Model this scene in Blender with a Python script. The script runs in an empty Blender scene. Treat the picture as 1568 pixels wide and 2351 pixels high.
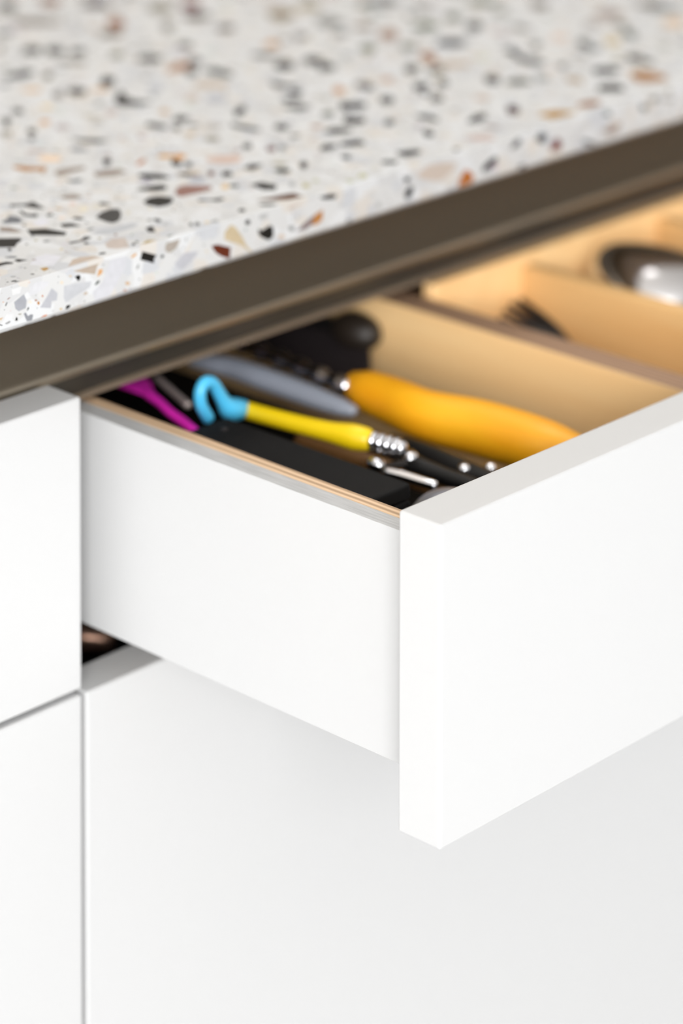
import bpy, bmesh, math, random
from mathutils import Vector, Matrix

# ---------------------------------------------------------------- scene basics
scene = bpy.context.scene
COL = scene.collection
MM = 0.001
TOPZ = 0.900                      # worktop surface above the floor (m)
ZT = 55.47                         # worktop top in the local mm frame (0 = top of the drawer fronts)


def W(x, y, z):                   # local millimetres -> world metres
    return Vector((x * MM, y * MM, TOPZ + (z - ZT) * MM))


# camera -------------------------------------------------------------------
CAM_POS = (-722.29626, -644.65735, 392.94754)
YAW, PITCH, ROLL = 0.81499, -0.05433, 0.00215
F_PX, SHX, SHY = 6901.89859, 49.58235, -2343.40135
fwd = Vector((math.sin(YAW) * math.cos(PITCH), math.cos(YAW) * math.cos(PITCH), math.sin(PITCH)))
rgt = Vector((math.cos(YAW), -math.sin(YAW), 0))
upv = rgt.cross(fwd)
r2 = math.cos(ROLL) * rgt + math.sin(ROLL) * upv
u2 = -math.sin(ROLL) * rgt + math.cos(ROLL) * upv
cam_data = bpy.data.cameras.new('camera')
cam = bpy.data.objects.new('camera', cam_data)
COL.objects.link(cam)
cam.matrix_world = Matrix(((r2.x, u2.x, -fwd.x, 0), (r2.y, u2.y, -fwd.y, 0), (r2.z, u2.z, -fwd.z, 0), (0, 0, 0, 1)))
cam.location = W(*CAM_POS)
cam_data.sensor_fit = 'HORIZONTAL'
cam_data.sensor_width = 24.0
cam_data.lens = F_PX / 1568 * 24.0
cam_data.shift_x = -SHX / 1568
cam_data.shift_y = SHY / 1568
cam_data.clip_start = 0.02
cam_data.dof.use_dof = True
cam_data.dof.focus_distance = 1.028
cam_data.dof.aperture_fstop = 4.8
scene.camera = cam

# world, lamps, exposure -------------------------------------------------------
world = bpy.data.worlds.new('world')
scene.world = world
world.use_nodes = True
bg = world.node_tree.nodes['Background']
bg.inputs['Color'].default_value = (0.98, 0.99, 1.0, 1)
bg.inputs['Strength'].default_value = 0.76


def area_light(name, loc, target, sx, sy, power, color=(1, 1, 1)):
    d = bpy.data.lights.new(name, 'AREA')
    d.shape = 'RECTANGLE'; d.size = sx; d.size_y = sy; d.energy = power; d.color = color
    o = bpy.data.objects.new(name, d); COL.objects.link(o)
    o.location = loc
    o.rotation_euler = (Vector(target) - Vector(loc)).to_track_quat('-Z', 'Y').to_euler()
    return o


area_light('window_light', (-2.45, -2.5, 1.84), (0.1, 0.15, 0.85), 1.6, 1.2, 145, (1.0, 1.0, 1.0))
area_light('ceiling_lamp', (0.45, 0.62, 2.5), (0.40, 0.3, 0.9), 0.9, 0.3, 6.0, (1.0, 1.0, 1.0))

vs = scene.view_settings
vs.view_transform = 'Standard'
vs.look = 'None'
vs.gamma = 1.0
vs.use_curve_mapping = False
vs.exposure = 0.0

# ---------------------------------------------------------------- materials
MATS = {}


def mat(name, color, rough=0.5, metal=0.0, build=None, **kw):
    if name in MATS:
        return MATS[name]
    m = bpy.data.materials.new(name); m.use_nodes = True
    nt = m.node_tree; b = nt.nodes['Principled BSDF']
    b.inputs['Base Color'].default_value = (*color, 1)
    b.inputs['Roughness'].default_value = rough
    b.inputs['Metallic'].default_value = metal
    for k, v in kw.items():
        b.inputs[k].default_value = v
    if build:
        build(nt, b)
    MATS[name] = m
    return m


def noise_tint(scale, c0, c1, bump=0.0, stretch=(1, 1, 1), detail=3.0):
    def f(nt, b):
        N, L = nt.nodes.new, nt.links.new
        tc = N('ShaderNodeTexCoord'); mp = N('ShaderNodeMapping'); no = N('ShaderNodeTexNoise'); rp = N('ShaderNodeValToRGB')
        mp.inputs['Scale'].default_value = stretch
        no.inputs['Scale'].default_value = scale; no.inputs['Detail'].default_value = detail
        rp.color_ramp.elements[0].color = (*c0, 1); rp.color_ramp.elements[0].position = 0.3
        rp.color_ramp.elements[1].color = (*c1, 1); rp.color_ramp.elements[1].position = 0.7
        L(tc.outputs['Object'], mp.inputs['Vector']); L(mp.outputs['Vector'], no.inputs['Vector'])
        L(no.outputs['Fac'], rp.inputs['Fac']); L(rp.outputs['Color'], b.inputs['Base Color'])
        if bump:
            bp = N('ShaderNodeBump'); bp.inputs['Strength'].default_value = bump; bp.inputs['Distance'].default_value = 0.0005
            L(no.outputs['Fac'], bp.inputs['Height']); L(bp.outputs['Normal'], b.inputs['Normal'])
    return f


def terrazzo_base(nt, b):
    """pale cement with faint large marble pieces (too low in contrast to pick apart)"""
    N, L = nt.nodes.new, nt.links.new
    tc = N('ShaderNodeTexCoord')
    vo = N('ShaderNodeTexVoronoi'); vo.inputs['Scale'].default_value = 150; vo.inputs['Randomness'].default_value = 1.0
    rp = N('ShaderNodeValToRGB'); cr = rp.color_ramp; cr.interpolation = 'CONSTANT'
    cr.elements[0].position = 0.0; cr.elements[0].color = (0.530, 0.527, 0.519, 1)
    cr.elements[1].position = 0.45; cr.elements[1].color = (0.585, 0.593, 0.602, 1)
    for p, c in ((0.62, (0.469, 0.467, 0.468, 1)), (0.74, (0.544, 0.497, 0.441, 1)), (0.84, (0.430, 0.441, 0.468, 1)), (0.93, (0.599, 0.603, 0.607, 1))):
        e = cr.elements.new(p); e.color = c
    sep = N('ShaderNodeSeparateColor')
    L(tc.outputs['Object'], vo.inputs['Vector']); L(vo.outputs['Color'], sep.inputs['Color'])
    L(sep.outputs['Red'], rp.inputs['Fac'])
    no = N('ShaderNodeTexNoise'); no.inputs['Scale'].default_value = 60; no.inputs['Detail'].default_value = 5
    mx = N('ShaderNodeMix'); mx.data_type = 'RGBA'; mx.inputs['Factor'].default_value = 0.35
    r2_ = N('ShaderNodeValToRGB'); r2_.color_ramp.elements[0].color = (0.496, 0.499, 0.504, 1); r2_.color_ramp.elements[1].color = (0.554, 0.562, 0.567, 1)
    L(tc.outputs['Object'], no.inputs['Vector']); L(no.outputs['Fac'], r2_.inputs['Fac'])
    L(rp.outputs['Color'], mx.inputs['A']); L(r2_.outputs['Color'], mx.inputs['B'])
    L(mx.outputs['Result'], b.inputs['Base Color'])


def chip_color(source):
    def f(nt, b):
        N, L = nt.nodes.new, nt.links.new
        if source == 'object':
            s = N('ShaderNodeObjectInfo'); out = s.outputs['Color']
        else:
            s = N('ShaderNodeAttribute'); s.attribute_name = 'tint'; out = s.outputs['Color']
        tc = N('ShaderNodeTexCoord'); no = N('ShaderNodeTexNoise'); no.inputs['Scale'].default_value = 350; no.inputs['Detail'].default_value = 4
        mr = N('ShaderNodeMapRange'); mr.inputs['To Min'].default_value = 0.86; mr.inputs['To Max'].default_value = 1.12
        mx = N('ShaderNodeVectorMath'); mx.operation = 'SCALE'
        L(tc.outputs['Object'], no.inputs['Vector']); L(no.outputs['Fac'], mr.inputs['Value'])
        L(out, mx.inputs[0]); L(mr.outputs['Result'], mx.inputs['Scale']); L(mx.outputs['Vector'], b.inputs['Base Color'])
    return f


def plywood_edge(axis, dark=(0.38, 0.245, 0.145), light=(0.74, 0.53, 0.345)):
    """thin veneer layers across the given axis"""
    def f(nt, b):
        N, L = nt.nodes.new, nt.links.new
        tc = N('ShaderNodeTexCoord'); wv = N('ShaderNodeTexWave'); wv.wave_type = 'BANDS'; wv.bands_direction = axis
        wv.inputs['Scale'].default_value = 110; wv.inputs['Distortion'].default_value = 0.4; wv.inputs['Detail'].default_value = 2
        rp = N('ShaderNodeValToRGB'); rp.color_ramp.elements[0].color = (*dark, 1); rp.color_ramp.elements[1].color = (*light, 1)
        L(tc.outputs['Object'], wv.inputs['Vector']); L(wv.outputs['Color'], rp.inputs['Fac']); L(rp.outputs['Color'], b.inputs['Base Color'])
    return f


M_WHITE = mat('white_satin_lacquer', (0.545, 0.545, 0.545), 0.38)
M_GREYEDGE = mat('grey_primed_edge', (0.45, 0.45, 0.45), 0.5, build=noise_tint(900, (0.38, 0.38, 0.38), (0.50, 0.50, 0.50), 0.15, (1, .08, 1)))
M_CEMENT = mat('white_terrazzo', (0.82, 0.815, 0.80), 0.55, build=terrazzo_base, **{'Specular IOR Level': 0.25})
M_CHIP = mat('stone_chip', (0.5, 0.5, 0.5), 0.55, build=chip_color('object'), **{'Specular IOR Level': 0.2})
M_SPECK = mat('stone_specks', (0.5, 0.5, 0.5), 0.55, build=chip_color('attribute'), **{'Specular IOR Level': 0.2})
M_BRONZE = mat('bronze_anodised_metal', (0.30, 0.258, 0.20), 0.36, 0.8)
M_BRONZE_REFL = mat('bronze_dark_reflection', (0.070, 0.063, 0.052), 0.45, 0.6)  # flange colour holds the dark reflection of the drawer interior
M_BRONZE_GLINT = mat('bronze_lip_highlight', (0.36, 0.28, 0.205), 0.4, 0.6)  # highlight along the lip put into a lighter bronze
M_CARC = mat('cabinet_board', (0.62, 0.62, 0.61), 0.5)
M_WIRE = mat('bright_twisted_wire', (0.90, 0.90, 0.96), 0.07, 1.0)
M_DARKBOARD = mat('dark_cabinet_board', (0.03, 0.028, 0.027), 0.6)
M_BIRCH = mat('birch_veneer', (0.74, 0.455, 0.195), 0.5, build=noise_tint(14, (0.72, 0.43, 0.175), (0.76, 0.49, 0.22), 0.05, (6, .5, 6)))  # darkened to carry the shade on the narrow dividers
M_BIRCH_LIT = mat('birch_veneer_lit', (0.94, 0.62, 0.30), 0.5, build=noise_tint(14, (0.92, 0.59, 0.275), (0.96, 0.655, 0.325), 0.05, (6, .5, 6)))  # same birch, brightened to carry the light on thick divider and back panel
M_PLYX = mat('plywood_edge', (0.5, 0.33, 0.2), 0.55, build=plywood_edge('X'))
M_PLYD = mat('plywood_edge_brown', (0.4, 0.25, 0.16), 0.6, build=plywood_edge('X', (0.22, 0.125, 0.07), (0.44, 0.275, 0.175)))
M_BLACK = mat('black_plastic', (0.006, 0.0055, 0.0055), 0.4, **{'Specular IOR Level': 0.3})
M_BLACKM = mat('matt_black_card', (0.005, 0.0045, 0.0045), 0.7, **{'Specular IOR Level': 0.2})
M_FLOORSHADE = mat('black_floor_shade', (0.006, 0.006, 0.006), 0.9, **{'Specular IOR Level': 0.2})  # black standing in for shade on the drawer floor
M_CHROME = mat('polished_chrome', (0.80, 0.80, 0.83), 0.12, 1.0)
M_STEEL = mat('dark_steel', (0.045, 0.04, 0.038), 0.4, 0.8)
M_SATIN = mat('satin_chrome', (0.62, 0.62, 0.65), 0.22, 1.0)
M_SPOON = mat('polished_steel', (0.62, 0.60, 0.60), 0.16, 1.0)
M_ORANGE = mat('orange_lacquered_wood', (0.86, 0.38, 0.006), 0.42, build=noise_tint(30, (0.84, 0.34, 0.004), (0.90, 0.45, 0.012), 0.0, (3, .6, 3)))
M_YELLOW = mat('yellow_plastic', (0.78, 0.54, 0.003), 0.4)
M_BLUE = mat('sky_blue_plastic', (0.075, 0.48, 0.78), 0.35)
M_GREY = mat('grey_satin_plastic', (0.30, 0.325, 0.385), 0.38)
M_MAGENTA = mat('magenta_silicone', (0.95, 0.03, 0.62), 0.42)
M_PINKSTEEL = mat('warm_brushed_metal', (0.62, 0.54, 0.51), 0.4, 0.5)
M_BROWNWOOD = mat('brown_wood', (0.18, 0.085, 0.028), 0.5, build=noise_tint(40, (0.15, 0.07, 0.02), (0.21, 0.105, 0.04), 0.0, (4, .4, 4)))
M_DARKGREY = mat('dark_grey_nylon', (0.024, 0.019, 0.02), 0.5, **{'Specular IOR Level': 0.3})
M_BROWNBLK = mat('dark_brown_plastic', (0.018, 0.012, 0.008), 0.5)
M_COPPER = mat('copper_brown_metal', (0.42, 0.25, 0.18), 0.3, 0.8)
M_FLOOR = mat('pale_concrete_floor', (0.72, 0.72, 0.72), 0.5, build=noise_tint(4, (0.84, 0.84, 0.84), (0.88, 0.88, 0.88), 0.05))
M_CEIL = mat('white_ceiling', (0.80, 0.80, 0.79), 0.9, build=noise_tint(3, (0.78, 0.78, 0.77), (0.82, 0.82, 0.81), 0.02))
M_WALL = mat('warm_white_wall', (0.58, 0.53, 0.47), 0.8, build=noise_tint(3, (0.56, 0.51, 0.45), (0.60, 0.55, 0.49), 0.03))

# ---------------------------------------------------------------- helpers


def empty(name, base, label, cat, group=None):
    o = bpy.data.objects.new(name, None); COL.objects.link(o)
    o.empty_display_size = 0.02
    o.location = W(*base)
    o['label'] = label; o['category'] = cat
    if group:
        o['group'] = group
    return o


def root_of(o):
    while o.parent:
        o = o.parent
    return o


def link(name, verts, faces, m, parent=None, smooth=False, bevel=0.0, seg=3, base=None):
    """verts in local mm; becomes one mesh object whose vertices are relative to its thing's base"""
    if parent is not None:
        org = root_of(parent).location
    else:
        org = W(*base) if base else Vector((0, 0, 0))
    me = bpy.data.meshes.new(name)
    me.from_pydata([W(*v) - org for v in verts], [], faces)
    me.validate(); me.update()
    bm = bmesh.new(); bm.from_mesh(me)
    bmesh.ops.recalc_face_normals(bm, faces=bm.faces)
    bm.to_mesh(me); bm.free()
    for mm in (m if isinstance(m, (list, tuple)) else [m]):
        me.materials.append(mm)
    o = bpy.data.objects.new(name, me); COL.objects.link(o)
    if parent is not None:
        o.parent = parent
    else:
        o.location = org
    if smooth:
        for p in me.polygons:
            p.use_smooth = True
    if bevel:
        b = o.modifiers.new('edge', 'BEVEL'); b.width = bevel * MM; b.segments = seg; b.limit_method = 'ANGLE'
        b.harden_normals = True
        for p in me.polygons:
            p.use_smooth = True
    return o


BOXF = [(0, 1, 3, 2), (4, 6, 7, 5), (0, 4, 5, 1), (2, 3, 7, 6), (0, 2, 6, 4), (1, 5, 7, 3)]


def boxv(x0, x1, y0, y1, z0, z1):
    return [(x, y, z) for x in (x0, x1) for y in (y0, y1) for z in (z0, z1)]


def box(name, x0, x1, y0, y1, z0, z1, m, parent=None, bevel=0.0, base=None):
    return link(name, boxv(x0, x1, y0, y1, z0, z1), BOXF, m, parent, False, bevel, 3, base)


def merge(*parts):
    V, F = [], []
    for v, f in parts:
        n = len(V); V += v; F += [tuple(i + n for i in q) for q in f]
    return V, F


def smooth_path(pts, n):
    """Catmull-Rom through points carrying extra channels"""
    P = [tuple(map(float, p)) for p in pts]
    P = [tuple(2 * a - b for a, b in zip(P[0], P[1]))] + P + [tuple(2 * a - b for a, b in zip(P[-1], P[-2]))]
    out = []
    for i in range(1, len(P) - 2):
        for k in range(n):
            t = k / n
            out.append(tuple(0.5 * (2 * b + (c - a) * t + (2 * a - 5 * b + 4 * c - d) * t * t + (3 * b - a - 3 * c + d) * t ** 3)
                             for a, b, c, d in zip(P[i - 1], P[i], P[i + 1], P[i + 2])))
    out.append(P[-2])
    return out


def tubegeo(pts, sides=14, n=5, flat=1.0, caps=True, sub=True):
    """pts: (x, y, z, r). round-ended swept tube"""
    S = smooth_path(pts, n) if sub else [tuple(map(float, p)) for p in pts]
    C = [Vector(s[:3]) for s in S]; Rr = [max(s[3], 0.05) for s in S]
    T = [(C[min(i + 1, len(C) - 1)] - C[max(i - 1, 0)]).normalized() for i in range(len(C))]
    if caps:
        def capr(c, t, r, sgn):
            a = []
            for ang in (75, 50, 25):
                a.append((c + t * sgn * r * math.sin(math.radians(ang)) * 0.8, r * math.cos(math.radians(ang))))
            return a
        st = capr(C[0], T[0], Rr[0], -1); en = capr(C[-1], T[-1], Rr[-1], 1)[::-1]
        C = [a[0] for a in st] + C + [a[0] for a in en]
        Rr = [a[1] for a in st] + Rr + [a[1] for a in en]
        T = [T[0]] * 3 + T + [T[-1]] * 3
    V, F = [], []
    nrm = Vector((0, 0, 1))
    for c, r, t in zip(C, Rr, T):
        nrm = (nrm - t * nrm.dot(t))
        if nrm.length < 1e-4:
            nrm = Vector((0, 1, 0)) - t * t.y
        nrm.normalize(); s = t.cross(nrm)
        for k in range(sides):
            a = 2 * math.pi * k / sides
            V.append(tuple(c + s * r * math.cos(a) + nrm * r * flat * math.sin(a)))
    for i in range(len(C) - 1):
        for k in range(sides):
            F.append((i * sides + k, i * sides + (k + 1) % sides, (i + 1) * sides + (k + 1) % sides, (i + 1) * sides + k))
    F.append(tuple(range(sides))[::-1]); F.append(tuple(range(len(V) - sides, len(V))))
    return V, F


def tube(name, pts, m, parent=None, base=None, **kw):
    V, F = tubegeo(pts, **kw)
    return link(name, V, F, m, parent, True, base=base)


def ballgeo(c, rx, ry, rz, seg=16, ring=10, dome=False):
    V, F = [], []
    a0 = 0.0 if dome else -math.pi / 2
    for i in range(ring + 1):
        a = a0 + (math.pi / 2 - a0) * i / ring
        for k in range(seg):
            t = 2 * math.pi * k / seg
            rr = max(math.cos(a), 0.01)
            V.append((c[0] + rx * rr * math.cos(t), c[1] + ry * rr * math.sin(t), c[2] + rz * math.sin(a)))
    for i in range(ring):
        for k in range(seg):
            F.append((i * seg + k, i * seg + (k + 1) % seg, (i + 1) * seg + (k + 1) % seg, (i + 1) * seg + k))
    F.append(tuple(range(seg))[::-1]); F.append(tuple(range(ring * seg, (ring + 1) * seg)))
    return V, F


def extrude_profile(prof, x0, x1):
    """closed (y, z) profile swept along x"""
    n = len(prof)
    V = [(x0, y, z) for y, z in prof] + [(x1, y, z) for y, z in prof]
    F = [(i, (i + 1) % n, n + (i + 1) % n, n + i) for i in range(n)]
    F += [tuple(range(n))[::-1], tuple(range(n, 2 * n))]
    return V, F


def structure(o):
    o['kind'] = 'structure'
    return o

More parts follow.
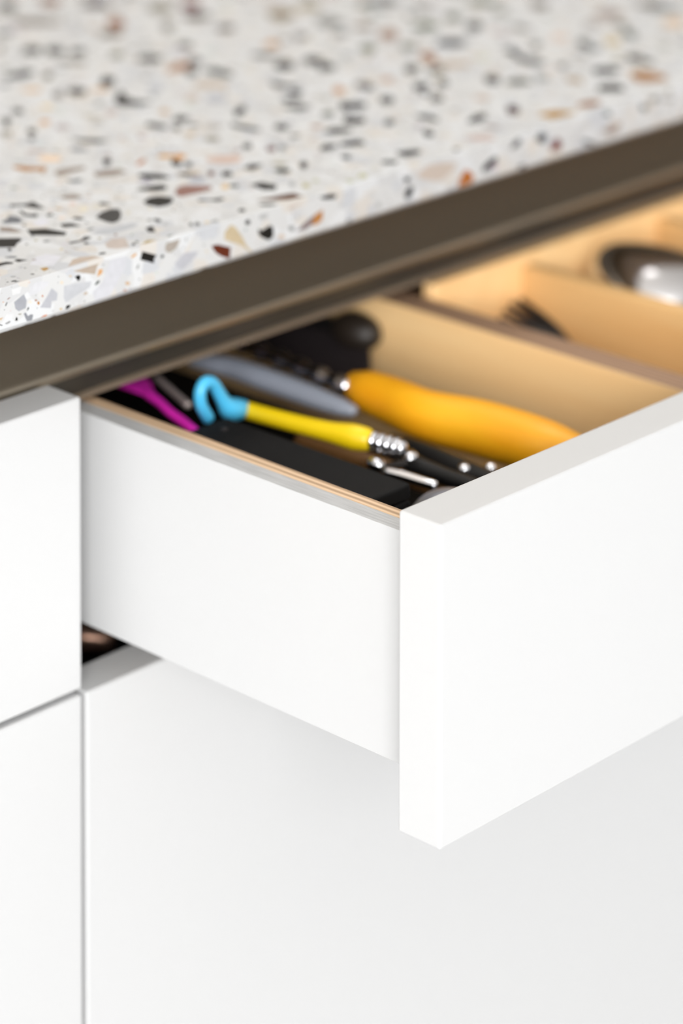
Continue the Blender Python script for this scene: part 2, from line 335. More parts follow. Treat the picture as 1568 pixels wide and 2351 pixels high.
CHIP_DATA = """
f 498 498 523 -46 466 -95 440 -83 407 -10 406 23 443 68 498 64 536 -5 539
f 458 389 338 1668 494 1722 473 1790 455 1878 487 1892 508 1823 528 1722 538 1648 512
t 297 137 40 3504 1888 3453 1925 3381 1890 3325 1789 3356 1748 3424 1716 3496 1760 3509 1846
f 429 434 453 -232 451 -222 431 -166 448 -107 461 -98 481 -138 487 -230 495
t 181 152 132 2160 4734 2115 4677 2114 4619 2180 4538 2273 4498 2305 4531 2303 4620 2235 4716
t 223 117 96 679 1967 733 1959 797 1950 834 1952 862 1990 797 2074 759 2072 690 2012
f 453 367 242 620 461 660 443 700 410 718 406 691 430 664 474 629 520 602 536 572 514 569 486
f 363 299 242 -186 539 -138 521 -82 503 -70 533 -62 539 -202 539
t 39 37 37 258 1926 268 1900 304 1908 361 1957 406 2020 381 2046 330 2036 268 2000
t 6 6 6 1449 3200 1437 3144 1510 3095 1572 3099 1540 3200 1562 3260 1620 3353 1544 3306
t 566 566 602 -227 1672 -135 1732 -154 1794 -207 1792 -278 1741
t 493 364 308 1177 2149 1230 2188 1242 2229 1180 2282 1132 2293 1094 2257 1099 2208 1130 2170
t 8 7 6 514 1979 526 1926 569 1921 617 1943 649 1982 630 2034 592 2050 533 2023
t 8 7 6 -242 1994 -182 1939 -151 1965 -108 1986 -97 2011 -171 2081
t 407 417 438 131 1832 171 1797 289 1802 333 1832 313 1853 201 1864 125 1876
t 296 305 322 3286 2810 3361 2818 3387 2869 3373 2943 3313 2978 3244 2955 3210 2899 3244 2840
t 209 189 151 2857 4506 2784 4455 2753 4395 2732 4323 2785 4298 2870 4338 2906 4387 2916 4485
t 6 6 6 3323 2553 3237 2398 3235 2310 3302 2300 3339 2398 3314 2470 3420 2608 3406 2623
t 155 152 141 3165 3507 3219 3515 3276 3590 3280 3672 3247 3692 3175 3674 3109 3572 3118 3523
f 397 397 425 326 433 356 421 377 430 424 458 433 472 364 481 313 454
t 155 99 28 3229 3955 3179 3965 3101 3932 3051 3843 3083 3787 3139 3788 3202 3829 3243 3915
t 410 334 267 1898 3097 1945 3063 2002 3053 2031 3122 2002 3173 1964 3217 1906 3193 1872 3161
t 266 210 192 4367 2770 4310 2805 4211 2769 4170 2701 4193 2655 4221 2628 4315 2668 4361 2713
t 8 7 6 -46 2009 39 1914 70 1940 45 2034 -13 2072
t 333 349 382 3274 2796 3335 2824 3360 2864 3320 2944 3265 2939 3197 2919 3188 2874 3212 2807
t 18 6 6 2609 4631 2679 4609 2739 4679 2759 4740 2718 4793 2642 4790 2603 4740 2590 4675
t 438 378 342 46 1686 63 1654 108 1636 176 1733 131 1758 73 1730
t 6 6 6 3767 3648 3787 3691 3785 3757 3712 3801 3648 3803 3615 3773 3640 3703 3706 3628
t 155 167 171 4476 2631 4481 2569 4508 2532 4571 2501 4648 2544 4650 2583 4584 2660 4537 2661
f 97 18 6 524 445 558 422 598 406 602 449 532 476 500 477
t 554 419 308 4272 2363 4266 2299 4331 2301 4418 2357 4446 2429 4442 2458 4380 2453 4279 2398
t 82 81 36 4116 3297 4121 3344 4102 3399 4017 3425 3975 3384 3941 3335 4000 3277 4067 3256
t 239 195 165 631 2408 695 2366 765 2370 779 2424 721 2459 663 2459
t 328 162 6 2570 1664 2657 1652 2727 1659 2702 1704 2676 1752 2565 1748
f 523 523 539 -355 498 -312 512 -300 528 -351 539 -389 531 -395 496
t 266 162 113 3180 3248 3118 3178 3131 3123 3175 3128 3261 3191 3294 3249 3295 3300 3235 3286
t 39 54 13 3527 3242 3474 3259 3422 3265 3377 3200 3376 3143 3428 3119 3501 3134 3526 3188
f 354 118 26 1906 406 1989 409 2003 434 1961 470 1933 467 1906 426
t 6 6 6 3147 1872 3095 1844 3072 1814 3094 1771 3147 1738 3195 1763 3224 1819 3205 1856
t 410 334 267 3042 2542 3065 2572 3043 2627 2978 2667 2924 2641 2911 2600 2947 2554 3003 2516
f 376 380 406 -293 429 -289 453 -265 450 -261 476 -289 501 -312 473 -343 443
t 39 26 20 2775 4085 2814 4067 2882 4096 2913 4141 2897 4198 2840 4231 2794 4212 2757 4139
t 371 380 413 1799 2874 1868 2928 1880 2966 1852 3012 1814 3011 1768 2971 1740 2917 1759 2885
t 209 67 13 2384 4287 2360 4232 2413 4228 2483 4276 2531 4358 2555 4412 2507 4418 2437 4363
t 39 46 44 2165 3203 2186 3276 2181 3353 2148 3367 2107 3328 2093 3267 2103 3183 2139 3170
t 6 6 6 3364 1954 3427 1976 3454 2011 3437 2073 3397 2089 3350 2072 3308 2032 3323 1985
t 82 26 6 894 1678 943 1636 1010 1624 1019 1687 951 1704 849 1718
t 451 364 337 2158 1628 2183 1652 2188 1695 2146 1730 2083 1741 2074 1709 2074 1663 2116 1625
t 6 6 6 2512 3213 2467 3222 2409 3183 2382 3151 2354 3094 2409 3072 2446 3092 2505 3159
f 8 7 6 751 467 766 451 808 429 832 441 829 476 814 488 766 477 748 489
t 6 6 6 1446 3841 1488 3838 1576 3879 1580 3907 1558 3936 1486 3933 1417 3913 1402 3875
t 155 46 6 2589 5010 2540 4977 2488 4919 2469 4836 2514 4819 2566 4855 2609 4908 2636 4975
t 239 195 165 542 2552 540 2520 624 2526 682 2526 705 2562 619 2591 583 2595
t 237 189 104 3422 3976 3378 3980 3306 3923 3299 3872 3310 3842 3356 3813 3436 3877 3443 3925
t 106 6 6 2899 4275 2922 4257 2991 4279 3052 4360 3076 4419 3038 4431 2949 4379 2903 4324
t 6 6 6 2044 3720 2028 3672 2048 3633 2094 3612 2143 3647 2166 3688 2142 3737 2080 3746
f 314 277 242 267 509 288 498 317 507 334 525 339 539 271 539 263 524
t 106 81 68 4285 3185 4236 3187 4149 3117 4123 3072 4129 3031 4165 3030 4243 3070 4290 3136
t 209 67 6 2947 2736 2926 2685 2956 2672 3008 2719 3070 2799 3088 2846 3062 2864 3011 2834
t 130 113 94 2273 4230 2229 4182 2233 4123 2264 4103 2324 4113 2363 4165 2350 4207 2335 4241
t 82 59 40 4523 2741 4508 2698 4524 2649 4573 2645 4636 2656 4665 2702 4624 2765 4575 2785
f 295 303 326 -457 466 -442 453 -409 457 -405 483 -418 509 -463 491
t 330 139 22 485 2740 490 2675 539 2640 519 2601 564 2631 589 2666 552 2696 524 2751 508 2768
t 6 6 6 967 1801 999 1767 1049 1810 1037 1884 981 1890
t 6 6 6 2648 3174 2624 3181 2565 3157 2527 3096 2521 3057 2569 3045 2625 3083 2654 3122
t 6 6 6 840 2254 806 2302 781 2318 757 2298 757 2250 786 2207 823 2184 837 2208
t 6 6 6 1783 2144 1825 2139 1854 2168 1844 2204 1823 2241 1772 2238 1747 2227 1739 2186
t 8 7 6 624 2147 661 2091 706 2078 745 2120 733 2149 682 2161 629 2167
t 333 320 322 3956 2617 3951 2557 3997 2565 4060 2595 4092 2633 4110 2690 4065 2698 4003 2669
t 6 6 6 3603 2967 3659 3014 3717 3081 3702 3101 3639 3095 3572 3033 3540 2993 3535 2949
t 6 6 6 2090 2385 2119 2373 2171 2372 2204 2419 2194 2464 2169 2467 2110 2461 2082 2422
t 6 6 6 2392 5000 2419 5062 2388 5086 2325 5040 2278 4976 2263 4928 2286 4893 2356 4948
t 427 351 291 -46 1628 -52 1652 -96 1676 -134 1674 -199 1624
t 6 6 6 1929 4082 1951 4134 1948 4175 1899 4181 1856 4139 1829 4088 1836 4040 1868 4040
t 451 364 220 3876 2321 3932 2377 3924 2405 3868 2414 3811 2385 3770 2334 3769 2305 3810 2294
t 6 6 6 2609 3046 2577 3059 2529 3027 2480 2963 2497 2940 2520 2919 2581 2954 2612 3007
t 297 137 60 2035 3453 2040 3412 2094 3410 2139 3458 2159 3492 2142 3537 2104 3538 2052 3487
t 181 162 141 1830 3932 1778 3958 1755 3926 1752 3880 1782 3848 1823 3818 1863 3850 1867 3897
t 6 6 6 1803 4243 1767 4202 1770 4154 1790 4126 1848 4154 1875 4193 1885 4262 1866 4274
t 6 6 6 1928 2284 1911 2244 1912 2215 1944 2195 1989 2213 2025 2253 2013 2280 1977 2302
t 674 502 359 633 2752 644 2718 677 2687 712 2700 727 2742 715 2777 687 2796 654 2788
t 6 6 6 2124 2898 2161 2831 2219 2812 2200 2932 2190 3000
f 8 7 6 139 506 175 492 208 477 208 494 221 505 150 535
f 259 195 159 2868 442 2902 427 2949 440 2978 464 2954 476 2914 469 2850 463
t 6 6 6 1703 1762 1700 1716 1769 1705 1812 1732 1796 1773 1727 1796
t 6 6 6 1487 3437 1524 3477 1512 3535 1480 3536 1441 3510 1418 3463 1417 3418 1446 3412
t 82 81 81 2480 3291 2541 3279 2564 3306 2558 3351 2522 3394 2484 3406 2450 3378 2461 3325
t 6 6 6 2838 2222 2882 2230 2938 2280 2961 2310 2956 2347 2905 2344 2876 2314 2827 2254
t 123 128 142 -21 2187 25 2155 59 2180 71 2229 56 2260 26 2230 -18 2215
t 209 67 6 2852 1746 2797 1711 2810 1694 2841 1663 2893 1668 2944 1700 2939 1722 2888 1744
t 130 137 94 2919 3027 2966 3066 2990 3101 2999 3152 2943 3138 2898 3116 2869 3065 2867 3013
t 6 6 6 2304 1909 2270 1884 2286 1861 2323 1856 2403 1884 2421 1916 2428 1938 2381 1939
f 12 13 15 2101 442 2150 469 2143 489 2115 486 2059 464 2052 438
t 8 7 6 133 2337 170 2322 191 2253 209 2226 228 2286 239 2330 199 2332 151 2366
t 209 162 127 3303 3461 3251 3464 3208 3451 3180 3410 3194 3369 3236 3347 3278 3366 3309 3420
t 6 6 6 1901 2607 1914 2539 1991 2534 1997 2601 1914 2647
t 6 6 6 1532 2559 1534 2494 1561 2428 1592 2446 1583 2544 1569 2611
t 6 6 6 933 2846 967 2774 1030 2769 1003 2835 938 2915
t 6 6 6 3308 2501 3235 2393 3332 2475 3421 2617 3347 2616
t 130 137 113 2968 2115 2996 2139 3015 2175 2981 2222 2948 2223 2909 2201 2907 2162 2919 2137
f 376 167 48 1040 439 1071 434 1102 447 1105 486 1059 476
t 6 6 6 2579 2481 2541 2448 2525 2406 2544 2387 2597 2395 2631 2428 2649 2465 2618 2492
t 554 443 382 3685 2604 3654 2567 3662 2537 3695 2517 3749 2540 3786 2604 3777 2640 3741 2634
t 39 46 13 3614 3173 3639 3157 3705 3194 3754 3237 3785 3286 3765 3306 3692 3273 3651 3237
t 18 6 6 2818 3892 2794 3927 2743 3915 2712 3895 2703 3833 2719 3799 2755 3811 2805 3840
t 6 6 6 2178 2049 2188 1987 2231 2007 2252 2103 2206 2138
t 6 6 6 2850 2730 2818 2729 2759 2705 2737 2671 2712 2616 2739 2616 2798 2642 2851 2697
t 39 6 6 2594 1868 2614 1906 2611 1942 2569 1920 2524 1883 2494 1840 2512 1812 2546 1829
f 129 15 6 2504 436 2556 435 2571 456 2541 491 2512 473 2490 448
t 155 137 113 2568 4115 2527 4061 2508 4021 2539 4007 2609 4069 2637 4103 2663 4163 2635 4172
f 180 141 141 1009 428 1040 439 1059 476 1009 458 954 431
t 60 76 68 4058 2392 4083 2448 4060 2465 4007 2421 3967 2370 3932 2304 3958 2296 4012 2339
t 130 113 104 2382 2637 2383 2601 2427 2589 2470 2626 2480 2658 2462 2696 2435 2702 2401 2672
t 6 6 6 3691 2051 3719 2098 3713 2132 3673 2133 3635 2104 3599 2048 3614 2019 3638 2018
t 6 6 6 2322 2438 2264 2387 2255 2364 2261 2330 2293 2337 2331 2363 2369 2412 2350 2438
t 297 216 141 3188 2057 3166 2084 3134 2057 3098 2006 3106 1979 3130 1945 3170 1985 3193 2023
t 355 364 397 1685 3237 1679 3204 1692 3189 1742 3212 1776 3259 1783 3293 1765 3313 1732 3298
f 8 7 6 1115 524 1171 516 1184 527 1152 539 1108 539 1083 539
t 6 6 6 2781 2550 2821 2545 2882 2553 2903 2578 2919 2610 2866 2625 2838 2622 2788 2582
t 60 54 52 2256 3554 2228 3555 2181 3529 2146 3472 2162 3442 2194 3447 2233 3476 2262 3531
t 155 162 127 3047 2981 3043 2943 3088 2931 3126 2945 3155 2992 3146 3026 3121 3037 3063 3009
t 155 147 151 2825 3427 2873 3428 2920 3461 2937 3490 2943 3527 2912 3546 2873 3519 2832 3472
t 6 6 6 1669 2658 1707 2673 1773 2716 1809 2766 1789 2771 1724 2738 1678 2698 1649 2658
t 371 349 322 1427 2584 1450 2568 1481 2568 1510 2601 1512 2619 1498 2659 1467 2662 1441 2634
t 6 6 6 1646 3482 1666 3468 1688 3469 1735 3519 1745 3561 1734 3585 1698 3570 1655 3527
t 6 6 6 3704 2370 3744 2404 3779 2457 3787 2490 3749 2482 3703 2453 3651 2378 3666 2356
t 239 195 165 -95 2128 -66 2076 -37 2067 -35 2141 -58 2173
t 6 6 6 1289 2826 1297 2766 1314 2736 1353 2772 1341 2862 1308 2857
t 155 137 104 4093 2522 4078 2461 4121 2475 4155 2507 4188 2557 4196 2613 4160 2605 4130 2581
t 181 178 141 4009 3181 3953 3178 3924 3158 3872 3106 3872 3063 3926 3073 3957 3096 4001 3151
t 297 233 176 905 2215 879 2214 872 2185 886 2161 923 2131 948 2141 959 2166 939 2194
t 155 162 127 2885 2162 2909 2141 2935 2131 2978 2161 2977 2189 2960 2223 2914 2224 2893 2207
t 371 380 367 3881 2120 3858 2070 3865 2052 3914 2064 3968 2093 3988 2141 3969 2154 3927 2143
t 6 6 6 2008 4083 1971 4081 1928 4053 1909 4012 1918 3979 1951 3978 1992 4005 2010 4052
t 6 6 6 1669 2019 1670 1981 1690 1972 1720 1961 1748 1992 1754 2020 1734 2043 1704 2041
t 6 6 6 1703 3556 1668 3542 1626 3503 1613 3461 1621 3438 1656 3452 1699 3490 1716 3533
t 239 195 165 346 2267 373 2239 414 2236 417 2289 391 2309 346 2299
t 6 6 6 2436 2211 2460 2206 2487 2209 2529 2259 2533 2287 2515 2306 2474 2282 2438 2249
t 155 167 181 3116 3397 3128 3440 3124 3458 3071 3440 3020 3389 3014 3353 3031 3339 3058 3338
t 155 147 104 1998 3858 1986 3810 1998 3790 2039 3806 2078 3849 2102 3891 2086 3905 2034 3886
t 410 342 308 1779 3031 1785 3064 1758 3065 1726 3055 1691 3014 1690 2985 1721 2969 1756 2992
t 6 6 6 1527 2030 1558 2010 1638 2036 1615 2084 1560 2069
t 429 216 60 2722 3524 2675 3514 2634 3475 2634 3439 2650 3416 2680 3419 2716 3458 2736 3498
t 572 572 615 54 2063 103 2073 127 2140 48 2115
t 42 48 48 775 2314 760 2301 757 2270 781 2226 803 2203 822 2208 825 2234 800 2286
t 6 6 6 1435 2762 1471 2769 1505 2793 1515 2813 1500 2845 1471 2849 1436 2822 1423 2797
t 536 380 253 1361 3589 1382 3611 1386 3647 1360 3679 1324 3680 1309 3670 1303 3618 1324 3597
t 6 6 6 2026 3370 1993 3314 2012 3305 2030 3304 2101 3372 2112 3404 2093 3420 2068 3410
f 97 97 97 2250 498 2293 506 2307 527 2278 539 2249 524 2228 500
t 296 305 352 852 2094 871 2065 894 2068 922 2075 930 2101 916 2130 881 2132 859 2122
t 6 6 6 2731 2407 2756 2442 2732 2456 2687 2435 2650 2400 2638 2370 2652 2352 2689 2364
t 6 6 6 1974 2679 2054 2664 2088 2711 2004 2744
f 572 572 572 -470 517 -436 517 -428 539 -470 539 -474 539
f 18 22 22 2468 500 2461 518 2435 526 2419 530 2398 519 2401 505 2426 490 2449 486
t 493 342 220 1554 3468 1531 3449 1520 3423 1536 3381 1567 3381 1595 3393 1608 3427 1591 3456
t 6 6 6 2417 3730 2434 3777 2424 3796 2391 3803 2349 3767 2337 3716 2351 3691 2383 3707
t 6 6 6 1131 2031 1177 2040 1224 2062 1187 2101 1123 2074
f 10 11 11 1619 470 1603 471 1585 458 1577 441 1587 424 1606 429 1620 435 1633 464
t 410 320 267 2620 2152 2580 2121 2586 2088 2598 2068 2636 2070 2665 2095 2667 2127 2643 2141
t 6 6 6 1693 2379 1704 2408 1706 2441 1682 2450 1654 2430 1631 2399 1639 2364 1662 2359
t 394 189 81 2233 2613 2248 2603 2288 2621 2327 2664 2327 2695 2312 2708 2269 2675 2238 2646
t 6 6 6 2046 2392 2081 2405 2126 2439 2156 2470 2155 2500 2136 2502 2083 2459 2058 2425
t 6 6 6 1992 4609 1964 4607 1928 4575 1908 4537 1914 4511 1948 4500 1978 4524 2001 4567
t 155 173 181 3676 2283 3715 2326 3718 2347 3702 2367 3660 2354 3628 2328 3615 2288 3637 2271
t 155 162 141 1937 2432 1921 2398 1920 2380 1945 2368 1977 2384 2005 2425 2007 2452 1976 2449
t 155 137 127 1423 3532 1403 3544 1373 3531 1330 3479 1324 3442 1338 3434 1373 3458 1400 3496
t 155 162 141 1213 1977 1194 1960 1172 1931 1191 1907 1203 1898 1234 1912 1251 1934 1235 1962
t 333 291 294 1000 3042 1020 3033 1046 3037 1065 3058 1066 3101 1040 3115 1015 3103 1000 3081
t 181 189 213 820 2751 836 2732 863 2720 885 2732 885 2760 865 2796 839 2803 823 2786
t 465 189 6 1098 2401 1077 2423 1052 2413 1034 2405 1025 2369 1034 2351 1060 2350 1089 2369
t 181 199 202 3112 2171 3074 2181 3041 2162 3027 2130 3038 2102 3066 2101 3104 2123 3116 2148
t 371 364 352 1168 3043 1148 3000 1160 2983 1175 2978 1212 3007 1224 3037 1227 3063 1197 3064
t 39 46 6 3635 3793 3600 3782 3548 3742 3538 3712 3543 3681 3583 3696 3623 3726 3654 3773
t 209 189 151 1361 2516 1339 2520 1307 2487 1304 2467 1324 2449 1348 2444 1370 2464 1378 2502
t 371 305 287 702 2905 685 2904 673 2886 695 2849 721 2829 747 2832 748 2858 730 2889
t 6 6 6 3686 2023 3679 2045 3659 2045 3619 2008 3610 1976 3613 1944 3641 1947 3673 1971
t 451 305 220 2563 2590 2593 2614 2621 2652 2606 2669 2594 2673 2544 2640 2519 2600 2531 2582
t 8 7 6 99 1993 130 1976 161 1959 159 2014 118 2034
t 6 6 6 1712 2043 1696 2054 1659 2049 1638 2025 1643 2005 1660 1989 1688 1989 1704 2008
t 6 6 6 2069 1920 2059 1936 2041 1928 2007 1899 1981 1853 1994 1845 2007 1844 2044 1874
t 237 244 213 1215 1903 1228 1919 1233 1949 1213 1966 1192 1971 1175 1950 1172 1924 1180 1904
t 6 6 6 1919 2276 1907 2250 1908 2230 1938 2252 1986 2292 2009 2327 1995 2336 1953 2310
t 6 6 6 3581 2603 3556 2603 3509 2586 3492 2561 3472 2520 3493 2519 3540 2538 3582 2578
t 6 6 6 1560 1710 1594 1674 1636 1700 1611 1739 1574 1742
f 354 354 354 754 523 796 518 802 538 754 539
t 6 6 6 936 3351 897 3299 880 3269 894 3260 926 3281 947 3302 966 3344 964 3365
t 6 6 6 2080 2133 2082 2159 2071 2167 2024 2140 2005 2120 2001 2095 2020 2088 2053 2104
f 420 354 314 923 525 966 533 991 539 911 539
t 39 30 6 1530 3767 1519 3734 1548 3742 1589 3776 1612 3819 1598 3832 1585 3834 1547 3800
f 277 259 242 3313 499 3341 497 3370 497 3345 510 3297 520 3255 524 3240 520 3267 509
t 8 7 6 686 1871 720 1851 733 1814 778 1823 783 1842 730 1857 700 1896
f 210 216 235 -413 425 -404 408 -382 406 -380 408 -375 425 -386 429 -400 426 -409 441 -419 440
t 6 6 6 1079 3449 1052 3424 1035 3379 1038 3367 1061 3367 1088 3390 1108 3434 1102 3448
t 8 7 6 -387 1806 -340 1806 -316 1794 -303 1802 -314 1827 -359 1839
t 8 7 6 96 2219 104 2180 119 2164 152 2207 129 2200 114 2231 132 2267 127 2288
t 209 162 151 2268 1795 2266 1769 2271 1741 2293 1715 2305 1728 2318 1766 2307 1794 2290 1809
t 6 6 6 2142 2802 2117 2791 2092 2762 2087 2731 2106 2719 2122 2727 2156 2758 2160 2782
t 371 380 253 1270 1624 1225 1624 1249 1624 1313 1624 1288 1673
t 6 6 6 816 2573 788 2541 766 2506 772 2497 802 2511 836 2545 846 2568 840 2583
f 52 58 64 2748 414 2805 406 2747 440 2696 446
t 410 320 287 1323 3126 1299 3100 1299 3071 1313 3062 1343 3070 1364 3098 1360 3118 1354 3134
t 6 6 6 990 2052 996 2034 1017 2030 1036 2044 1053 2074 1046 2092 1032 2095 1008 2081
t 465 216 6 1052 2408 1060 2432 1049 2457 1025 2460 1006 2460 1001 2430 1008 2412 1028 2401
t 6 6 6 1351 1971 1323 1952 1299 1927 1283 1896 1294 1890 1333 1920 1354 1938 1370 1968
f 36 41 36 3208 539 3190 539 3177 539 3182 527 3206 517 3226 515 3238 525 3229 539
f 468 453 434 2715 526 2698 517 2705 504 2724 494 2746 495 2757 498 2757 511 2737 522
t 328 162 81 2019 3487 1987 3461 1983 3432 1988 3416 2014 3419 2044 3443 2062 3482 2047 3490
t 581 460 287 1227 3359 1236 3391 1225 3412 1199 3402 1175 3378 1172 3357 1183 3336 1209 3339
t 8 7 6 -14 1821 34 1815 68 1816 94 1827 83 1852 37 1827 -10 1839
f 129 141 129 2884 539 2866 539 2849 539 2853 531 2873 515 2894 509 2904 513 2904 527
t 6 6 6 1399 2310 1398 2327 1379 2328 1355 2315 1334 2291 1330 2266 1349 2260 1375 2281
t 39 37 37 281 1720 300 1700 348 1771 309 1766
t 6 6 6 867 3087 880 3080 902 3087 926 3118 930 3131 926 3158 906 3154 884 3127
t 82 6 6 1411 2172 1427 2195 1439 2217 1424 2233 1396 2217 1378 2195 1372 2178 1381 2162
f 36 42 39 3159 501 3148 514 3129 525 3113 521 3108 510 3113 500 3129 490 3156 489
t 266 244 176 1283 2032 1266 2045 1246 2039 1245 2014 1261 1988 1278 1985 1294 1986 1300 2012
f 482 482 482 1371 475 1387 469 1405 470 1409 478 1400 492 1383 498 1371 498 1364 489
t 451 342 220 1332 2634 1310 2611 1299 2577 1318 2572 1333 2575 1353 2595 1362 2623 1346 2636
t 451 305 189 1533 2962 1525 2984 1493 2965 1472 2942 1471 2925 1479 2910 1501 2914 1529 2944
t 6 6 6 1001 2342 974 2328 957 2302 953 2276 966 2280 996 2296 1010 2316 1017 2345
t 96 102 110 511 2431 530 2403 571 2420 572 2436 537 2446 523 2470
t 155 152 141 792 3188 778 3170 776 3143 794 3128 807 3131 831 3155 827 3171 814 3187
t 6 6 6 2427 2624 2404 2623 2388 2603 2378 2579 2395 2568 2422 2564 2436 2577 2444 2605
t 6 6 6 1908 1636 1902 1624 1921 1624 1952 1639 1926 1665
t 371 364 220 1407 1680 1393 1684 1367 1668 1352 1650 1352 1632 1373 1629 1397 1645 1405 1660
f 577 577 577 -463 437 -467 450 -497 457 -505 441
t 6 6 6 814 1653 827 1633 847 1624 864 1624 864 1637 851 1652 826 1673 812 1673
t 130 137 151 1510 1905 1501 1884 1495 1867 1518 1861 1539 1878 1548 1896 1554 1912 1533 1917
t 578 412 223 878 1950 869 1931 867 1914 886 1914 903 1927 923 1957 915 1970 896 1963
t 608 560 448 320 2103 332 2115 328 2138 311 2138 299 2132 285 2111 284 2097 298 2087
f 468 468 468 1567 513 1567 505 1578 498 1600 492 1608 498 1613 506 1600 513 1577 517
t 328 90 6 930 2443 948 2462 929 2464 896 2448 861 2425 857 2412 876 2412 900 2422
f 523 523 523 428 538 414 536 408 530 410 518 424 513 438 514 440 522 439 529
t 6 6 6 1700 4293 1684 4263 1712 4279 1760 4336 1782 4369 1786 4391 1769 4380 1730 4334
f 42 42 42 2335 407 2323 415 2308 421 2293 419 2284 409 2291 406 2314 406 2332 406
f 354 354 354 1414 426 1429 420 1441 428 1441 435 1431 447 1418 451 1410 446 1407 434
f 468 468 468 1574 511 1576 501 1590 489 1605 491 1609 498 1608 508 1595 517 1578 516
t 6 6 6 1364 2700 1384 2727 1377 2739 1362 2741 1336 2718 1325 2689 1328 2675 1341 2679
t 465 189 20 1049 3212 1023 3210 1009 3187 1009 3168 1016 3156 1032 3158 1054 3175 1057 3194
t 519 464 388 878 2173 884 2155 902 2152 918 2156 924 2174 916 2196 898 2198 886 2195
t 333 364 382 1534 1907 1516 1890 1508 1868 1521 1862 1546 1871 1564 1890 1562 1900 1553 1914
f 420 334 376 2150 445 2141 454 2121 459 2108 456 2106 449 2121 437 2131 434 2150 437
c 15 16 15 4720 215 4840 157 5130 235 5500 275 5480 275 5300 275 4970 275 4660 275
t 82 90 104 1425 2148 1449 2154 1474 2181 1480 2193 1474 2207 1459 2204 1438 2187 1423 2164
t 6 6 6 1017 2258 1034 2281 1041 2299 1020 2303 1003 2286 987 2263 981 2248 997 2246
f 493 493 493 1455 466 1468 459 1483 464 1487 468 1478 479 1459 484 1451 482 1444 474
t 350 256 106 172 1624 194 1624 237 1632 207 1649 171 1628
f 518 295 141 -66 492 -48 498 -44 514 -64 517 -72 493
t 371 342 189 1107 1728 1101 1714 1104 1698 1120 1699 1135 1710 1147 1727 1146 1748 1131 1743
t 296 305 322 1117 1777 1133 1800 1128 1810 1105 1796 1088 1779 1072 1753 1079 1746 1098 1757
t 55 55 42 909 1934 903 1919 911 1902 929 1904 942 1912 949 1929 935 1943 920 1946
t 82 90 104 792 2998 796 2989 816 2998 844 3030 850 3047 847 3057 831 3052 803 3020
f 503 503 503 1291 422 1307 422 1311 428 1304 439 1292 445 1282 443 1274 435 1278 427
t 328 90 40 955 2101 958 2090 971 2089 988 2100 1008 2125 1006 2140 994 2138 973 2122
t 6 6 6 979 2317 998 2336 1024 2368 1030 2385 1008 2372 988 2354 968 2330 959 2308
t 8 7 6 388 2110 410 2087 429 2089 416 2137 396 2126
t 8 7 6 208 2017 233 2022 223 2063 194 2054
t 8 7 6 -288 1793 -251 1786 -264 1824 -287 1820
f 180 180 180 934 439 944 440 944 449 936 459 925 460 916 459 915 452 922 442
f 8 7 6 -162 496 -154 502 -151 513 -162 519 -180 517
t 491 491 491 627 1858 619 1850 621 1837 634 1820 648 1822 660 1829 656 1842 641 1858
t 178 184 201 -285 1858 -264 1836 -247 1849 -260 1869 -286 1875
f 420 420 420 1199 470 1206 468 1219 468 1223 472 1222 481 1211 488 1199 488 1194 482
c 180 180 180 -4010 275 -3950 218 -3630 206 -3820 275
f 518 397 295 888 421 892 427 888 432 876 439 863 438 857 433 861 427 873 422
t 18 18 18 421 1825 410 1829 399 1822 393 1804 394 1785 403 1783 416 1793 421 1813
t 128 128 128 1040 2069 1033 2081 1016 2075 1003 2061 1001 2043 1008 2037 1026 2042 1038 2060
t 22 22 22 734 1682 718 1685 702 1672 698 1658 703 1648 710 1647 731 1657 733 1668
f 8 7 6 705 528 696 535 687 536 679 529 682 520 693 516 700 515 706 520
t 350 207 62 -292 1647 -262 1654 -256 1675 -282 1682
t 621 519 448 172 2108 166 2099 157 2082 163 2077 176 2070 189 2081 193 2092 189 2106
t 412 417 427 534 2288 547 2295 560 2306 569 2323 565 2334 550 2326 531 2308 528 2295
t 438 299 241 972 2122 962 2105 967 2095 982 2101 997 2116 1006 2132 999 2137 984 2135
t 578 438 388 323 2183 336 2188 341 2200 341 2217 328 2216 317 2209 307 2195 312 2185
f 523 523 523 501 427 510 432 509 437 503 444 493 447 487 444 488 435 494 430
f 534 534 534 -262 452 -267 446 -266 440 -258 432 -252 433 -248 438 -250 445 -256 452
t 22 22 22 177 2166 162 2163 153 2151 151 2139 159 2137 170 2137 184 2152 187 2165
f 107 107 107 1259 406 1267 406 1267 407 1262 412 1245 416 1239 412 1239 408 1246 406
c 31 24 18 3770 240 4010 275 4120 275 4210 275 4100 275 3980 275 3720 275 3710 275
t 371 380 253 1208 1758 1199 1757 1185 1739 1184 1727 1191 1723 1205 1731 1218 1744 1219 1754
f 518 376 242 3408 440 3408 428 3411 417 3419 413 3425 416 3426 433 3422 442 3414 444
t 412 417 417 458 2072 452 2062 453 2053 461 2048 476 2062 486 2077 483 2086 470 2081
f 8 7 6 -218 406 -202 412 -200 419 -218 421 -224 411
t 55 55 55 496 1681 481 1678 472 1670 463 1656 467 1649 475 1647 488 1660 496 1674
t 178 184 201 144 1893 179 1905 171 1918 140 1912
f 468 314 195 88 431 85 436 73 440 65 440 65 435 71 428 77 425 86 427
t 519 519 536 -381 1712 -375 1703 -365 1703 -349 1708 -348 1716 -351 1721 -367 1724 -376 1718
t 464 464 453 404 2421 392 2412 382 2400 378 2384 390 2387 399 2391 411 2408 410 2416
f 518 141 22 -328 406 -314 406 -310 411 -324 410 -340 406
f 354 210 180 74 408 68 412 62 415 56 411 56 407 60 406 69 406 75 406
